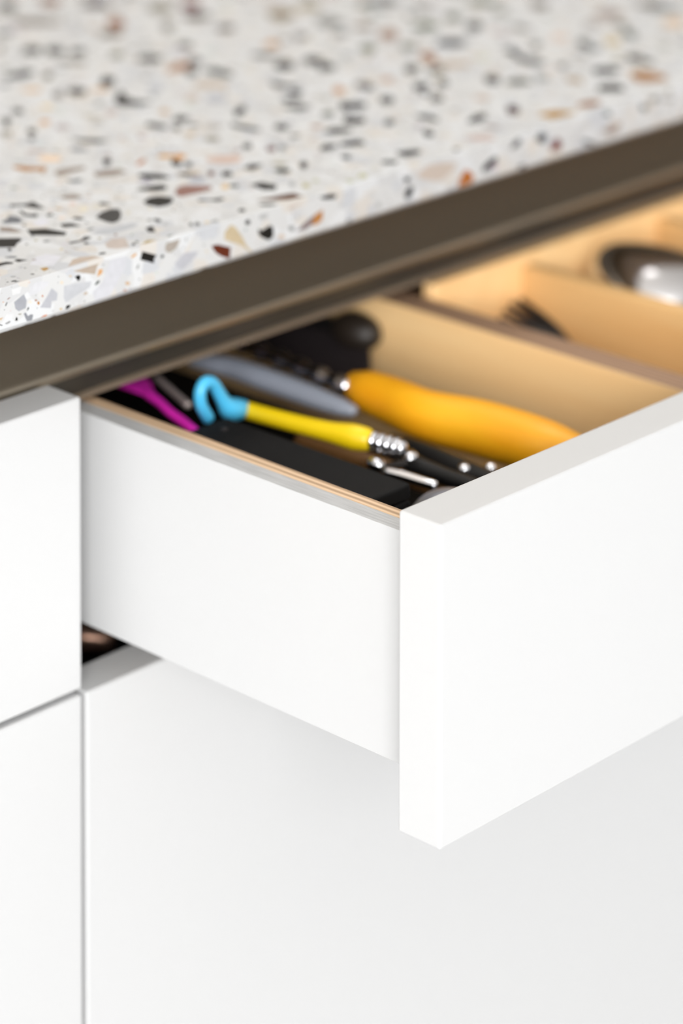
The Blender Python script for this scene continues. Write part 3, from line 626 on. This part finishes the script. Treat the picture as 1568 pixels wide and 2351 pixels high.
f 518 259 70 104 532 97 529 94 525 100 522 112 526 121 530 123 533 115 535
f 523 523 523 -165 420 -171 426 -177 424 -180 421 -180 417 -174 410 -167 409 -165 412
t 239 239 239 380 1814 391 1817 400 1828 402 1838 395 1843 383 1837 377 1829 373 1817
t 8 7 6 4 1652 -1 1658 -15 1660 -22 1657 -27 1649 -15 1642 -4 1640 3 1645
t 106 106 106 474 1692 465 1691 452 1683 445 1673 445 1664 450 1661 464 1672 474 1686
f 503 503 503 693 476 688 472 689 466 695 462 703 460 706 464 706 472 700 474
t 207 207 207 537 1649 532 1642 537 1636 552 1634 563 1636 568 1642 562 1649 550 1653
t 412 427 464 470 2253 480 2265 484 2275 479 2281 469 2272 455 2258 451 2248 456 2243
f 15 31 22 -78 462 -62 469 -59 476 -72 475 -84 465
t 388 388 398 288 2267 280 2268 267 2256 260 2244 261 2238 269 2237 278 2243 287 2257
f 588 555 493 -396 479 -399 475 -396 472 -391 469 -381 468 -379 470 -383 476 -389 480
f 277 277 277 122 475 126 474 131 478 134 485 133 491 129 492 124 488 119 480
t 519 480 388 408 1959 410 1969 400 1971 390 1966 384 1959 387 1949 394 1944 403 1949
t 8 7 6 -222 1914 -210 1923 -205 1931 -203 1940 -205 1947 -219 1936 -224 1930 -226 1918
f 259 259 259 -499 420 -484 421 -478 427 -486 429 -505 425
t 152 159 167 -65 1903 -58 1900 -48 1897 -43 1903 -46 1913 -51 1919 -65 1917 -70 1912
t 438 427 412 -102 1742 -98 1735 -91 1730 -82 1736 -81 1745 -89 1755 -94 1755 -101 1751
f 534 534 534 288 429 289 425 290 421 300 418 305 420 305 424 301 429 294 432
t 106 128 117 298 1624 305 1624 311 1624 319 1626 318 1632 309 1637 298 1635 294 1630
f 588 518 420 -249 509 -245 505 -239 503 -234 505 -233 509 -235 513 -242 516 -248 516
f 545 493 420 473 456 481 456 485 457 483 464 479 468 470 468 467 466 468 460
t 608 491 320 522 1667 514 1660 506 1651 509 1644 518 1640 525 1645 531 1656 527 1662
t 342 342 342 386 1734 397 1741 404 1751 408 1763 398 1759 389 1752 378 1740 379 1733
t 412 412 427 237 2147 234 2138 242 2134 251 2140 259 2152 260 2159 250 2159 245 2158
t 8 7 6 19 1775 39 1774 38 1796 25 1795
f 397 397 397 369 538 366 536 364 530 367 524 372 522 376 523 377 530 375 535
f 397 314 242 -136 442 -135 439 -126 439 -119 441 -117 445 -121 447 -127 448 -137 445
c 88 79 70 -2730 275 -2670 214 -2610 190 -2540 190 -2490 250 -2520 275 -2620 275 -2720 275
f 22 31 26 241 495 244 490 249 487 255 489 258 492 256 497 250 500 246 500
f 8 7 6 -447 421 -447 430 -453 436 -459 424
t 491 438 320 -73 1810 -83 1804 -90 1796 -91 1787 -86 1785 -80 1788 -72 1798 -70 1807
f 314 354 354 680 506 675 504 674 500 679 494 683 492 688 493 689 497 685 504
f 503 503 503 -291 419 -288 414 -282 411 -277 411 -274 414 -277 418 -284 421 -289 421
t 8 7 6 141 1641 147 1645 154 1656 153 1663 146 1662 137 1653 132 1645 134 1638
f 354 149 24 -345 460 -346 465 -351 467 -355 467 -356 461 -354 457 -349 454 -346 455
t 364 342 320 -32 1753 -31 1761 -33 1772 -37 1779 -43 1780 -45 1770 -42 1757 -37 1751
f 354 354 354 444 536 443 539 439 539 432 539 431 539 431 538 435 535 441 535
t 178 184 201 -52 2001 -58 1989 -58 1985 -48 1988 -43 1993 -37 2006 -38 2009 -48 2006
t 8 7 6 -441 1633 -431 1633 -428 1636 -430 1642 -438 1645 -447 1645 -450 1642 -448 1636
t 39 37 37 18 2113 24 2120 27 2127 27 2133 19 2132 12 2126 9 2118 11 2112
t 364 364 364 94 2044 91 2036 94 2031 103 2035 108 2041 111 2048 105 2051 97 2050
t 31 31 31 179 1664 180 1672 176 1672 170 1672 164 1662 163 1657 168 1654 177 1658
f 468 314 180 -524 440 -512 449 -531 448
t 178 184 201 202 1965 207 1972 207 1977 202 1982 196 1981 190 1973 190 1966 194 1964
f 129 129 129 -499 497 -504 489 -503 485 -498 488 -494 494 -494 500
t 8 7 6 -447 1626 -446 1624 -438 1624 -431 1624 -425 1624 -425 1625 -430 1629 -442 1629
t 223 117 96 182 1782 184 1788 183 1794 179 1793 171 1789 167 1780 168 1774 173 1776
f 354 354 354 458 487 465 484 470 486 466 492 458 493 455 491
f 8 7 6 -405 444 -394 452 -396 458 -401 455
t 207 165 87 110 1788 111 1798 105 1802 99 1801 96 1790 101 1785
f 468 334 154 -239 414 -243 418 -248 418 -252 415 -248 411 -242 411
t 239 239 239 -399 1677 -408 1685 -417 1686 -416 1679 -408 1672 -401 1672
f 8 7 6 -535 428 -520 420 -515 421 -535 431
f 397 397 397 364 500 361 504 355 506 350 502 355 499 363 497
t 364 369 388 -315 1746 -323 1747 -328 1743 -327 1736 -317 1734 -314 1741
t 388 378 342 75 1892 69 1882 73 1879 81 1884 85 1890 86 1898
f 518 376 210 -203 522 -195 520 -193 522 -198 526 -205 527 -208 526
f 277 107 31 -368 474 -362 470 -356 471 -358 475 -363 477 -368 477
f 354 354 354 -46 527 -41 525 -36 528 -38 532 -44 533 -47 530
f 242 154 129 -484 509 -479 513 -485 513 -492 511 -495 508 -490 507
f 259 242 195 -443 444 -445 442 -437 439 -431 439 -428 441 -436 444
t 273 223 106 -82 1944 -81 1938 -74 1939 -69 1945 -73 1952 -79 1951
t 207 62 36 -237 1776 -235 1768 -230 1765 -225 1769 -226 1775 -235 1780
f 397 129 42 -332 478 -329 478 -328 482 -329 485 -333 486 -336 481
t 8 7 6 -336 1649 -338 1654 -346 1659 -349 1654 -347 1648 -340 1644
t 39 37 37 -135 1930 -130 1927 -125 1931 -124 1939 -130 1941 -135 1937
t 393 152 70 -415 1624 -419 1625 -423 1624 -422 1624 -418 1624 -413 1624
t 42 42 36 -284 1624 -280 1624 -281 1624 -285 1626 -290 1624 -288 1624
f 518 277 154 -514 505 -517 504 -515 502 -509 501 -507 502 -511 504
t 42 42 36 -315 1720 -311 1721 -312 1726 -317 1729 -319 1726 -319 1721
t 31 31 31 -465 1643 -459 1643 -458 1648 -460 1650 -465 1650 -466 1646
"""

# ---------------------------------------------------------------- room
FZ = ZT - TOPZ * 1000              # floor height in local mm
structure(box('floor', -3200, 2600, -3200, 770, FZ - 40, FZ, M_FLOOR, base=(0, 0, FZ)))
structure(box('ceiling', -3200, 2600, -3200, 850, FZ + 2600, FZ + 2640, M_CEIL, base=(0, 0, FZ + 2600)))
structure(box('wall_back', -3200, 2600, 770, 850, FZ, FZ + 2600, M_WALL, base=(0, 770, FZ)))

# ---------------------------------------------------------------- base cabinets
H, GAP, D, T = 109.9, 2.3, 175.4, 19.0          # front height, joint, drawer pull-out, front thickness
Y0, Y1 = D, D + T                               # closed fronts
YC, YB = 196.2, 745.0                           # carcass front and back
WY, ZB = 161.0, 38.34                      # worktop front edge and underside
PLZ = FZ + 100                                  # plinth top
H2 = 330.0                                      # lower fronts
FR = 1.1                                        # edge radius of the fronts


def front(name, x0, x1, y0, z0, z1, parent):
    return box(name, x0, x1, y0, y0 + T, z0, z1, M_WHITE, parent, FR)


def side_geo(a0, a1):
    pr = [(YC, PLZ), (YB, PLZ), (YB, ZB - 4), (223.5, ZB - 4), (223.5, -12.8), (YC, -12.8)]
    return extrude_profile(pr, a0, a1)


def cabinet(x0, x1, base_label, s0, s1):
    c = empty('base_cabinet', ((x0 + x1) / 2, YC, FZ), base_label, 'cabinet')
    for a0, a1 in ((x0 + 1.5, x0 + s0), (x1 - s1, x1 - 1.5)):          # notched at the top for the handle channel
        link('side_panel', *side_geo(a0, a1), M_CARC, c)
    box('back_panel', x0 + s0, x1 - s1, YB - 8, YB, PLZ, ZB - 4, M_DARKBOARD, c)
    box('bottom_panel', x0 + s0, x1 - s1, YC, YB - 8, PLZ, PLZ + 16, M_CARC, c)
    box('plinth', x0 + 1.5, x1 - 1.5, YC + 40, YC + 56, FZ, PLZ, M_WHITE, c)
    return c


def wood_inside(o):
    for p in o.data.polygons:
        if p.normal.z < -0.9:
            p.material_index = 1                # white underside
    return o


def drawer_body(name, x0, x1, yf, depth, z0, z1, parent, m_out, m_in):
    """bottom and back as the drawer's own mesh"""
    return wood_inside(link(name, *merge((boxv(x0, x1, yf, yf + depth, z0 + 8, z0 + 14), BOXF),
                                         (boxv(x0, x1, yf + depth - 14, yf + depth, z0 + 14, z1), BOXF)), [m_in, m_out], parent))


# left unit: everything closed
cl = cabinet(-603, 0, 'closed white cabinet on the left, its fronts shut and flush', 16, 13)
dl = drawer_body('drawer', -590, -14, Y1, 430, -94, -18, cl, M_WHITE, M_BIRCH)
front('drawer_front', -600, -GAP, Y0, -H, 0, dl)
box('side_panel', -21.9, -14.1, Y1, Y1 + 416, -94, -18, M_WHITE, dl)
box('side_panel', -590, -582, Y1, Y1 + 416, -94, -18, M_WHITE, dl)
dl2 = drawer_body('drawer', -590, -14, Y1, 430, -400, -150, cl, M_WHITE, M_BIRCH)
front('drawer_front', -600, -GAP, Y0, -H - GAP - H2, -H - GAP, dl2)
front('drawer_front', -600, -GAP, Y0, PLZ, -H - 2 * GAP - H2, dl2)

# right unit: upper drawer pulled out, lower one closed
XR = 600
cr = cabinet(0, 603, 'white cabinet with its top drawer pulled open full of utensils', 9.5, 16)
ZS, ZL = -13.1, -94.0
SX0, SX1, SX2 = 11.5, 19.3, 25.3                # outer white board, ply lining
DEP = 450
do = wood_inside(link('drawer', *merge((boxv(SX2, 584, T, T + DEP, ZL + 6, ZL + 12), BOXF), (boxv(SX2, 584, T + DEP - 12, T + DEP, ZL + 12, -20), BOXF)), [M_BIRCH, M_WHITE], cr))
front('drawer_front', 0, XR, 0, -H, 0, do)


def board(name, x0, x1, y0, y1, z0, z1, m_side, m_top, parent, bevel=0.0):
    o = box(name, x0, x1, y0, y1, z0, z1, [m_side, m_top], parent, bevel)
    for p in o.data.polygons:
        if p.normal.z > 0.9:
            p.material_index = 1
    return o


board('side_panel', SX0, SX1, T, T + DEP, ZL, ZS, M_WHITE, M_GREYEDGE, do, 0.25)['label'] = 'white drawer side with a bare grey top edge'
board('side_lining', SX1 + .02, SX2, T, T + DEP, ZL + 4, ZS, M_BIRCH, M_PLYX, do, 0.3)['label'] = 'thin plywood lining with a striped tan edge'
box('side_panel', 584, 592, T, T + DEP, ZL, ZS, M_WHITE, do)

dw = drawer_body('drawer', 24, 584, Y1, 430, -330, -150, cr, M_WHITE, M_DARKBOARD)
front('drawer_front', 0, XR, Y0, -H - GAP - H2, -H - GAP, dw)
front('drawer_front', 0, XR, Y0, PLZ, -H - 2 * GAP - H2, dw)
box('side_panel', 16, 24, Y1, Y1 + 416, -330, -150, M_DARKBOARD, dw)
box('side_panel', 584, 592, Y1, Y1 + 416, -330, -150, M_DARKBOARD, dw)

# ---------------------------------------------------------------- handle channel under the worktop
rail = empty('handle_channel', (0, 196, 10), 'dark bronze metal finger channel running under the speckled worktop', 'handle')


def strip(name, outer, inner, m):
    o = link(name, *extrude_profile(outer + inner[::-1], -602, 602), m, rail)
    for p in o.data.polygons:
        p.use_smooth = True
    o.modifiers.new('split', 'EDGE_SPLIT').split_angle = math.radians(40)
    return o


strip('recess', [(197.6, -2.2), (196.4, -1.4), (196.2, 0.2), (196.3, 1.2), (197.0, 2.0), (198.4, 2.6), (206, 8.2), (213, 14.2), (218, 20.5), (220.5, 27.5), (221, ZB - 9), (221, ZB - 1.9), (196.0, ZB - 1.9), (196.0, ZB - .06)],
      [(199.2, -2.2), (198.4, 0.6), (198.5, 0.7), (198.6, 0.8), (198.8, 1.0), (199.4, 1.4), (206.8, 6.8), (214, 13.0), (219.4, 19.6), (222, 26.5), (222.6, ZB - 9), (222.6, ZB - 1.8), (222.6, ZB - 1.8), (222.6, ZB - .06)], M_BRONZE)
strip('flange', [(197.4, -2.2), (198.8, -9.2)], [(199.0, -2.2), (200.4, -9.2)], M_BRONZE_REFL)['label'] = 'lower flange of the channel with a dark reflection in its colour'
strip('lip', [(198.6, -9.2), (196.5, -9.6), (195.9, -10.2), (196.0, -10.8), (196.6, -11.0)], [(200.4, -9.2), (200.2, -10.0), (200.1, -10.6), (200.0, -10.9), (199.8, -11.0)], M_BRONZE_GLINT)

# ---------------------------------------------------------------- terrazzo worktop
wt = empty('worktop', (0, 450, ZB), 'pale terrazzo worktop speckled with black, grey and rust stone chips', 'worktop')
ch, cd, ct = 2.3, 2.8, 0.35
wp = [(WY, ZB + ch), (WY, ZT - ct), (WY + 0.1, ZT - 0.1), (WY + ct, ZT), (769, ZT), (769, ZB), (WY + cd, ZB)]
V, F = extrude_profile(wp, -608, 608)
link('slab', V, F, M_CEMENT, wt)

PROUD, DEEP = 0.035, 0.8


def chip_geo(face, pts):
    """a stone set into the surface: a thin many-sided block standing a hair proud"""
    n = len(pts)
    if face == 't':
        top = [(x, y, ZT + PROUD) for x, y in pts]; bot = [(x, y, ZT - DEEP) for x, y in pts]
    elif face == 'f':
        top = [(x, WY - PROUD, z) for x, z in pts]; bot = [(x, WY + DEEP, z) for x, z in pts]
    else:
        zz = lambda d: ZB + ch * (1 - d / cd)
        k = PROUD * 0.7
        top = [(x, WY + d - k, zz(d) - k) for x, d in pts]; bot = [(x, WY + d + .4, zz(d) + .4) for x, d in pts]
    F = [tuple(range(n))] + [(i, n + i, n + (i + 1) % n, (i + 1) % n) for i in range(n)] + [tuple(range(n, 2 * n))[::-1]]
    return top + bot, F


CHIPS = [ln.split() for ln in CHIP_DATA.strip().split('\n')]
sV, sF, sC = [], [], []


def add_speck(face, pts, col):
    v, f = chip_geo(face, pts)
    n = len(sV); sV.extend(v); sF.extend([tuple(i + n for i in q) for q in f]); sC.extend([col] * len(f))


taken = {}
for idx, c in enumerate(CHIPS):
    face = c[0]; col = [int(v) / 1000 for v in c[1:4]]; k = 100 if face == 'c' else 10
    nums = [int(v) / k for v in c[4:]]
    if face == 'c':
        pts = [(nums[i], nums[i + 1]) for i in range(0, len(nums), 2)]
    else:
        pts = [(nums[i], nums[i + 1]) for i in range(0, len(nums), 2)]
    cx = sum(p[0] for p in pts) / len(pts); cy = sum(p[1] for p in pts) / len(pts)
    taken.setdefault(face, []).append((cx, cy, max(abs(p[0] - cx) for p in pts), max(abs(p[1] - cy) for p in pts)))
    if idx < 290:
        v, f = chip_geo(face, pts)
        o = link('stone_chip', v, f, M_CHIP, wt)
        o.color = (*col, 1)
    else:
        add_speck(face, pts, col)

rng = random.Random(11)
PAL = [((.02, .019, .018), 9), ((.10, .10, .10), 5), ((.30, .30, .32), 6), ((.55, .55, .57), 9), ((.45, .36, .30), 4), ((.50, .28, .10), 2.2), ((.34, .14, .08), 1.5), ((.66, .54, .38), 4), ((.62, .61, .60), 8)]
PW = [w for c, w in PAL]; PC = [c for c, w in PAL]


def blob(cx, cy, r, asp, ang):
    n = rng.choice((4, 5, 5, 6)); pts = []
    for i in range(n):
        a = 2 * math.pi * (i + rng.uniform(-.28, .28)) / n; m = r * rng.uniform(.75, 1.2)
        x, y = m * math.cos(a) * asp, m * math.sin(a) / asp
        pts.append((cx + x * math.cos(ang) - y * math.sin(ang), cy + x * math.sin(ang) + y * math.cos(ang)))
    return pts


def free(face, x, y, r):
    for a, b, u, v in taken.get(face, ()):
        if abs(x - a) < u + r and abs(y - b) < v + r:
            return False
    return True


def scatter(face, n, x0, x1, y0, y1, r0, r1, lim, skew=2.2):
    for _ in range(n):
        x, y = rng.uniform(x0, x1), rng.uniform(y0, y1); r = r0 * (r1 / r0) ** (rng.random() ** skew)
        asp = rng.uniform(1.0, 1.55)
        if not free(face, x, y, r * 1.1):
            continue
        pts = blob(x, y, r, asp, rng.uniform(0, 3.14))
        pts = [(px, min(max(py, lim[0]), lim[1])) for px, py in pts]
        c = rng.choices(PC, PW)[0]
        add_speck(face, pts, [min(.7, .8 * v * rng.uniform(.85, 1.15)) for v in c])


TL, FL = (WY + ct + .1, 765), (ZB + ch + .05, ZT - ct - .05)
scatter('t', 2600, -110, 330, WY + 1, 330, .18, .9, TL)           # fine grains on the part in view
scatter('t', 1000, -60, 330, WY + 30, 480, .7, 2.8, TL)            # further stones
scatter('f', 420, -110, 330, ZB + ch, ZT - ct, .15, .5, FL)
for x0, x1, y0, y1, n in ((-605, -85, WY + 3, 760, 1700), (300, 604, WY + 3, 760, 1000), (-85, 300, 420, 760, 700)):   # the rest of the slab, beyond the frame
    scatter('t', n, x0, x1, y0, y1, 1.6, 5.0, TL, 1.3)
scatter('f', 260, -605, -85, ZB + ch, ZT - ct, .3, 3, FL)
scatter('f', 160, 330, 604, ZB + ch, ZT - ct, .3, 3, FL)
sp = link('stone_speck', sV, sF, M_SPECK, wt)
sp['kind'] = 'stuff'
at = sp.data.attributes.new('tint', 'FLOAT_COLOR', 'FACE')
at.data.foreach_set('color', [v for c in sC for v in (*c, 1.0)])

# ---------------------------------------------------------------- cutlery organiser in the drawer
ZF = ZL + 12.2                                   # drawer floor
tr = empty('cutlery_organiser', (390, 230, ZF), 'light birch cutlery organiser with narrow compartments in the open drawer', 'organiser')
DZ = -20.0
board('divider', 200.0, 214.5, T + 1, T + 430, ZF, DZ, M_BIRCH_LIT, M_PLYD, tr, 0.4)['label'] = 'thick plywood divider with a striped brown edge'
for x in (277.0, 374.0, 470.0):
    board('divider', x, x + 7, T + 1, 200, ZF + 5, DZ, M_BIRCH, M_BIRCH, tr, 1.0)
box('back_panel', 219.0, 583, 200.0, 207, ZF + 5, -15.5, M_BIRCH_LIT, tr, 1.5)
box('base_panel', 214.6, 583, T + 1, 200, ZF, ZF + 5, M_BIRCH, tr)

# ---------------------------------------------------------------- utensils in the left compartment
shade_sheet = box('floor_shade_sheet', SX2 + .5, 199.5, T + 1, T + 425, ZF + .1, ZF + 1.6, M_FLOORSHADE, base=(110, 200, ZF))  # sheet added to blacken the shaded drawer floor
shade_sheet['label'] = 'added black sheet for the shade over the floor of the utensil compartment'; shade_sheet['category'] = 'sheet'

o = empty('black_case', (43, 115, ZF + 1.6), 'long matt black case lying against the plywood drawer side', 'case')
box('body', 27.5, 58, 66, 161, ZF + 1.7, -26, M_BLACKM, o, 1.2)
box('lid', 27.5, 58, 66, 161, -25.8, -20, M_BLACKM, o, 1.2)
link('stud', *ballgeo((48.7, 152.6, -20.1), 1.5, 1.5, .7, 12, 5, True), M_DARKGREY, o, True)

o = empty('blue_looped_tool', (88, 135, -27), 'small yellow handled tool with a bent sky blue hook and ribbed silver collar', 'utensil')
tube('handle', [(81.5, 175.6, -27.0, 3.3), (83.8, 156.3, -27, 3.4), (87.1, 136.2, -27, 3.8), (89.7, 125, -27, 4.9), (91.4, 120, -27, 4.5)], M_YELLOW, o)
tube('hook', [(80.6, 175.3, -26.3, 3.5), (76.5, 174.6, -25.4, 4.3), (72.6, 174.2, -24.0, 4.3), (69.2, 174, -20.2, 2.9), (66.6, 174, -16.2, 2.5), (63.3, 174, -11.6, 2.4), (59.2, 174, -10.2, 2.4), (56.6, 174, -13.4, 2.4), (57.2, 174, -18.5, 2.4), (60.8, 174, -24.4, 2.4)], M_BLUE, o)
cp = []
for i in range(13):
    t = i / 12
    cp.append((91.9 + 1.8 * t, 117.0 - 13.5 * t, -27, 3.0 + (0.75 if i % 3 == 1 else 0)))
tube('collar', cp, M_SATIN, o, n=2)

o = empty('orange_handled_utensil', (138, 120, -42), 'large utensil with a smooth orange wooden handle and beaded chrome shank', 'utensil')
tube('handle', [(140.4, 171, -32, 6.0), (139.5, 162.6, -32, 8.3), (138, 146.6, -32, 9.3), (135.8, 128.5, -32, 9.8), (139.8, 107.1, -32, 10.6), (141.4, 88.8, -32, 10.7), (142, 71.9, -32, 10.2), (143.7, 58, -32, 7.5)], M_ORANGE, o, sides=20)
sh = []
for i in range(97):                                       # knobbly shank: rounded beads along a thin rod
    y = 172.5 + i * 0.9; k = math.cos(2 * math.pi * (y - 175.4) / 12.6)
    sh.append((136.0 + (y - 175) * 0.095, y, -31.0, 2.3 + 1.5 * max(0.0, 0.35 + 0.65 * k) ** 0.7))
tube('shank', sh, M_WIRE, o, sides=18, sub=False)

o = empty('grey_handled_utensil', (124, 190, -39), 'smooth grey plastic handled utensil tapering to a rounded tip', 'utensil')
tube('handle', [(122.5, 246, -34.5, 4.0), (123.0, 235.9, -34, 4.6), (125.0, 225.6, -34, 5.2), (124.7, 209.5, -34, 5.5), (124.3, 191.7, -34, 5.5), (123.4, 175, -34, 5.1), (123.0, 163, -34, 4.2), (123.3, 157.5, -34, 3.0)], M_GREY, o, flat=.8)
tube('neck', [(122.6, 248, -34.5, 2.4), (122, 262, -35, 2.2), (122, 300, -38, 2.2)], M_STEEL, o)

o = empty('magenta_spatula', (68, 205, -36), 'thin curved magenta silicone utensil behind the black case', 'utensil')
tube('handle', [(67.3, 214.5, -27, 2.3), (63.3, 203.5, -26.8, 2.0), (59.2, 193.6, -26.8, 2.0), (55.9, 182.2, -27, 2.1), (51.9, 171.6, -27.2, 2.1), (49.5, 165.5, -28.5, 2.0)], M_MAGENTA, o, flat=.8)
tube('blade', [(67.0, 214, -27, 2.2), (70.5, 222, -27.5, 4.5), (75, 233, -28.5, 7), (81, 248, -30, 7)], M_MAGENTA, o, flat=.3)

tube('skewer', [(88, 232, -30, 1.2), (80.8, 214, -30, 1.35), (75.5, 201, -30, 1.5)], M_PINKSTEEL, base=(81, 214, -32))
sk = bpy.data.objects['skewer']; sk['label'] = 'thin pale metal stick between the magenta and blue utensils'; sk['category'] = 'skewer'

o = empty('black_turner', (176, 222, -44), 'dark grey spatula blade lying beside the pale plywood divider', 'utensil')
V = []
for (x, y, z) in ((165, 268, -42), (196, 262, -34), (190, 210, -38), (176, 196, -42), (162, 215, -45)):
    V += [(x, y, z), (x, y, z - 2.2)]
F = [(0, 2, 4, 6, 8), (9, 7, 5, 3, 1)] + [(2 * i, 2 * i + 1, (2 * i + 3) % 10, (2 * i + 2) % 10) for i in range(5)]
link('blade', V, F, M_DARKGREY, o, False, .8)
tube('handle', [(178, 268, -39, 4), (178, 300, -42, 4.5), (176, 380, -48, 5)], M_BLACK, o)

o = empty('round_black_ladle', (190, 226, -40), 'dark round ended utensil touching the plywood divider near the channel', 'utensil')
link('bowl', *ballgeo((191, 219, -33), 8.5, 13, 8), M_BROWNBLK, o, True)
tube('handle', [(190, 230, -33, 3.2), (188, 260, -34, 3.5), (184, 340, -44, 4)], M_BLACK, o)

tube('wooden_stick', [(103.0, 165, -43, 3.6), (103.4, 147.3, -42.5, 3.8), (104, 114.5, -42.5, 3.8), (104.5, 70, -43, 3.6)], M_BROWNWOOD, base=(104, 118, -46.5))
ws = bpy.data.objects['wooden_stick']; ws['label'] = 'brown wooden stick half hidden under the chrome tool'; ws['category'] = 'stick'

o = empty('chrome_tool', (95, 92, -40), 'small chrome tool with black arm next to the black case', 'utensil')
tube('lever', [(85.2, 103, -33.5, 1.9), (86.6, 96, -33.5, 2.0), (88.4, 86, -34, 1.9), (89.3, 83, -34.2, 1.8)], M_CHROME, o)
tube('arm', [(106, 111, -35.5, 3.2), (101, 104, -35.2, 3.9), (101, 90, -35.6, 3.3), (101.5, 74, -36, 3.2), (101, 56, -37, 3)], M_BLACK, o)
link('wheel', *ballgeo((100.1, 104.8, -32.4), 3.2, 3.2, 2.2, 16, 8), M_CHROME, o, True)
link('knob', *ballgeo((89.0, 112.2, -34), 3.0, 4.2, 2.8, 16, 8), M_CHROME, o, True)
tube('link', [(89, 110, -35, 1.5), (95, 107, -34.5, 1.5), (100, 104.5, -34.5, 1.5)], M_STEEL, o)

o = empty('riveted_utensil', (114, 90, -40), 'black handled utensil with two bright rivets by the orange handle', 'utensil')
tube('handle', [(115.4, 128, -37, 3.5), (114.6, 112, -37, 4.6), (111.5, 90, -37, 5), (109, 66, -37, 4.8), (108, 45, -37.5, 4.2)], M_BLACK, o)
for (x, y) in ((107.6, 84.5), (115.2, 78.0)):
    link('rivet', *ballgeo((x, y, -33.6), 2.4, 2.8, 2.0, 14, 6), M_CHROME, o, True)
tube('blade', [(115.6, 130, -37, 2.6), (117, 150, -38, 3.6), (119, 185, -45, 3)], M_STEEL, o, flat=.3)

o = empty('small_scoop', (78, 66, -41), 'small upturned grey metal scoop tucked behind the drawer front', 'utensil')
link('bowl', *ballgeo((77.5, 65, -42), 16, 16, 14, 24, 9, True), mat('brushed_grey_metal', (0.36, 0.37, 0.42), 0.42, 0.8), o, True)
tube('handle', [(79, 50, -42, 2.0), (85, 36, -44, 2.2), (90, 23, -48, 2.2)], M_STEEL, o)

# ---------------------------------------------------------------- cutlery in the narrow compartments
o = empty('dark_fork', (247, 150, ZF + 5), 'dark metal fork with fanned tines in the narrow wooden compartment', 'fork')
for (tx, ty, tz, bx) in ((231, 174, -32, 254.5), (238.5, 179, -30.5, 256), (246.5, 183, -29.5, 257.5), (254.5, 186, -29, 259), (262, 187, -29.5, 260.5)):
    tube('tine', [(bx, 160, -42, 2.0), ((bx * .5 + tx * .5), 169, -36.5, 1.9), (tx, ty, tz, 1.3)], M_STEEL, o, sides=8)
tube('neck', [(258, 165, -42.5, 3.4), (257, 158, -45, 3.6), (254, 140, -51, 2.2)], M_STEEL, o, flat=.5)
tube('handle', [(254, 141, -51, 2.2), (251, 110, -54, 2.6), (248, 60, -60, 4.2), (247, 30, -66, 4.5)], M_STEEL, o, flat=.5)

o = empty('serving_spoon', (318, 130, ZF + 5), 'large polished steel spoon lying bowl down in the wooden compartment', 'spoon')
V, F = [], []
seg, ring = 32, 10
for sgn, off in ((1, 0), (-1, -1.2)):
    for i in range(ring + 1):
        a = math.pi / 2 * i / ring; rr = math.cos(a) if i < ring else 0.02
        for k in range(seg):
            t = 2 * math.pi * k / seg
            egg = 1 - 0.12 * math.sin(t)
            V.append((316 - 10 * (1 - rr) + 29 * rr * math.cos(t) * egg, 155 + 12 * (1 - rr) + 33 * rr * math.sin(t), -29 + off + 18 * math.sin(a)))
nn = (ring + 1) * seg
for b0 in (0, nn):
    for i in range(ring):
        for k in range(seg):
            F.append((b0 + i * seg + k, b0 + i * seg + (k + 1) % seg, b0 + (i + 1) * seg + (k + 1) % seg, b0 + (i + 1) * seg + k))
    F.append(tuple(b0 + ring * seg + k for k in range(seg)))
for k in range(seg):
    F.append((k, (k + 1) % seg, nn + (k + 1) % seg, nn + k))
link('bowl', V, F, M_SPOON, o, True)
tube('handle', [(316, 124, -29, 3.4), (316, 96, -29, 3.2), (318, 60, -40, 3.6), (320, 26, -52, 5)], M_SPOON, o, flat=.45)

# ---------------------------------------------------------------- in the drawer below
o = empty('black_tin', (120, 330, -316), 'large black container standing in the lower drawer below the gap', 'container')
box('body', 26, 240, 208, 470, -315, -152, M_BLACKM, o, 3)
box('lid', 25, 241, 207, 471, -152, -146, M_BLACKM, o, 2)
o = empty('bronze_clip', (60, 246, -146), 'blurred brown metal clip glimpsed through the gap under the open drawer', 'clip')
tube('body', [(63, 266, -139.5, 5.0), (69, 258, -138.5, 6.0), (76, 250, -139.5, 5.0)], M_COPPER, o)
tube('loop', [(72, 252, -134, 1.5), (77, 247, -132.5, 1.5), (80, 244, -136, 1.5)], M_CHROME, o)
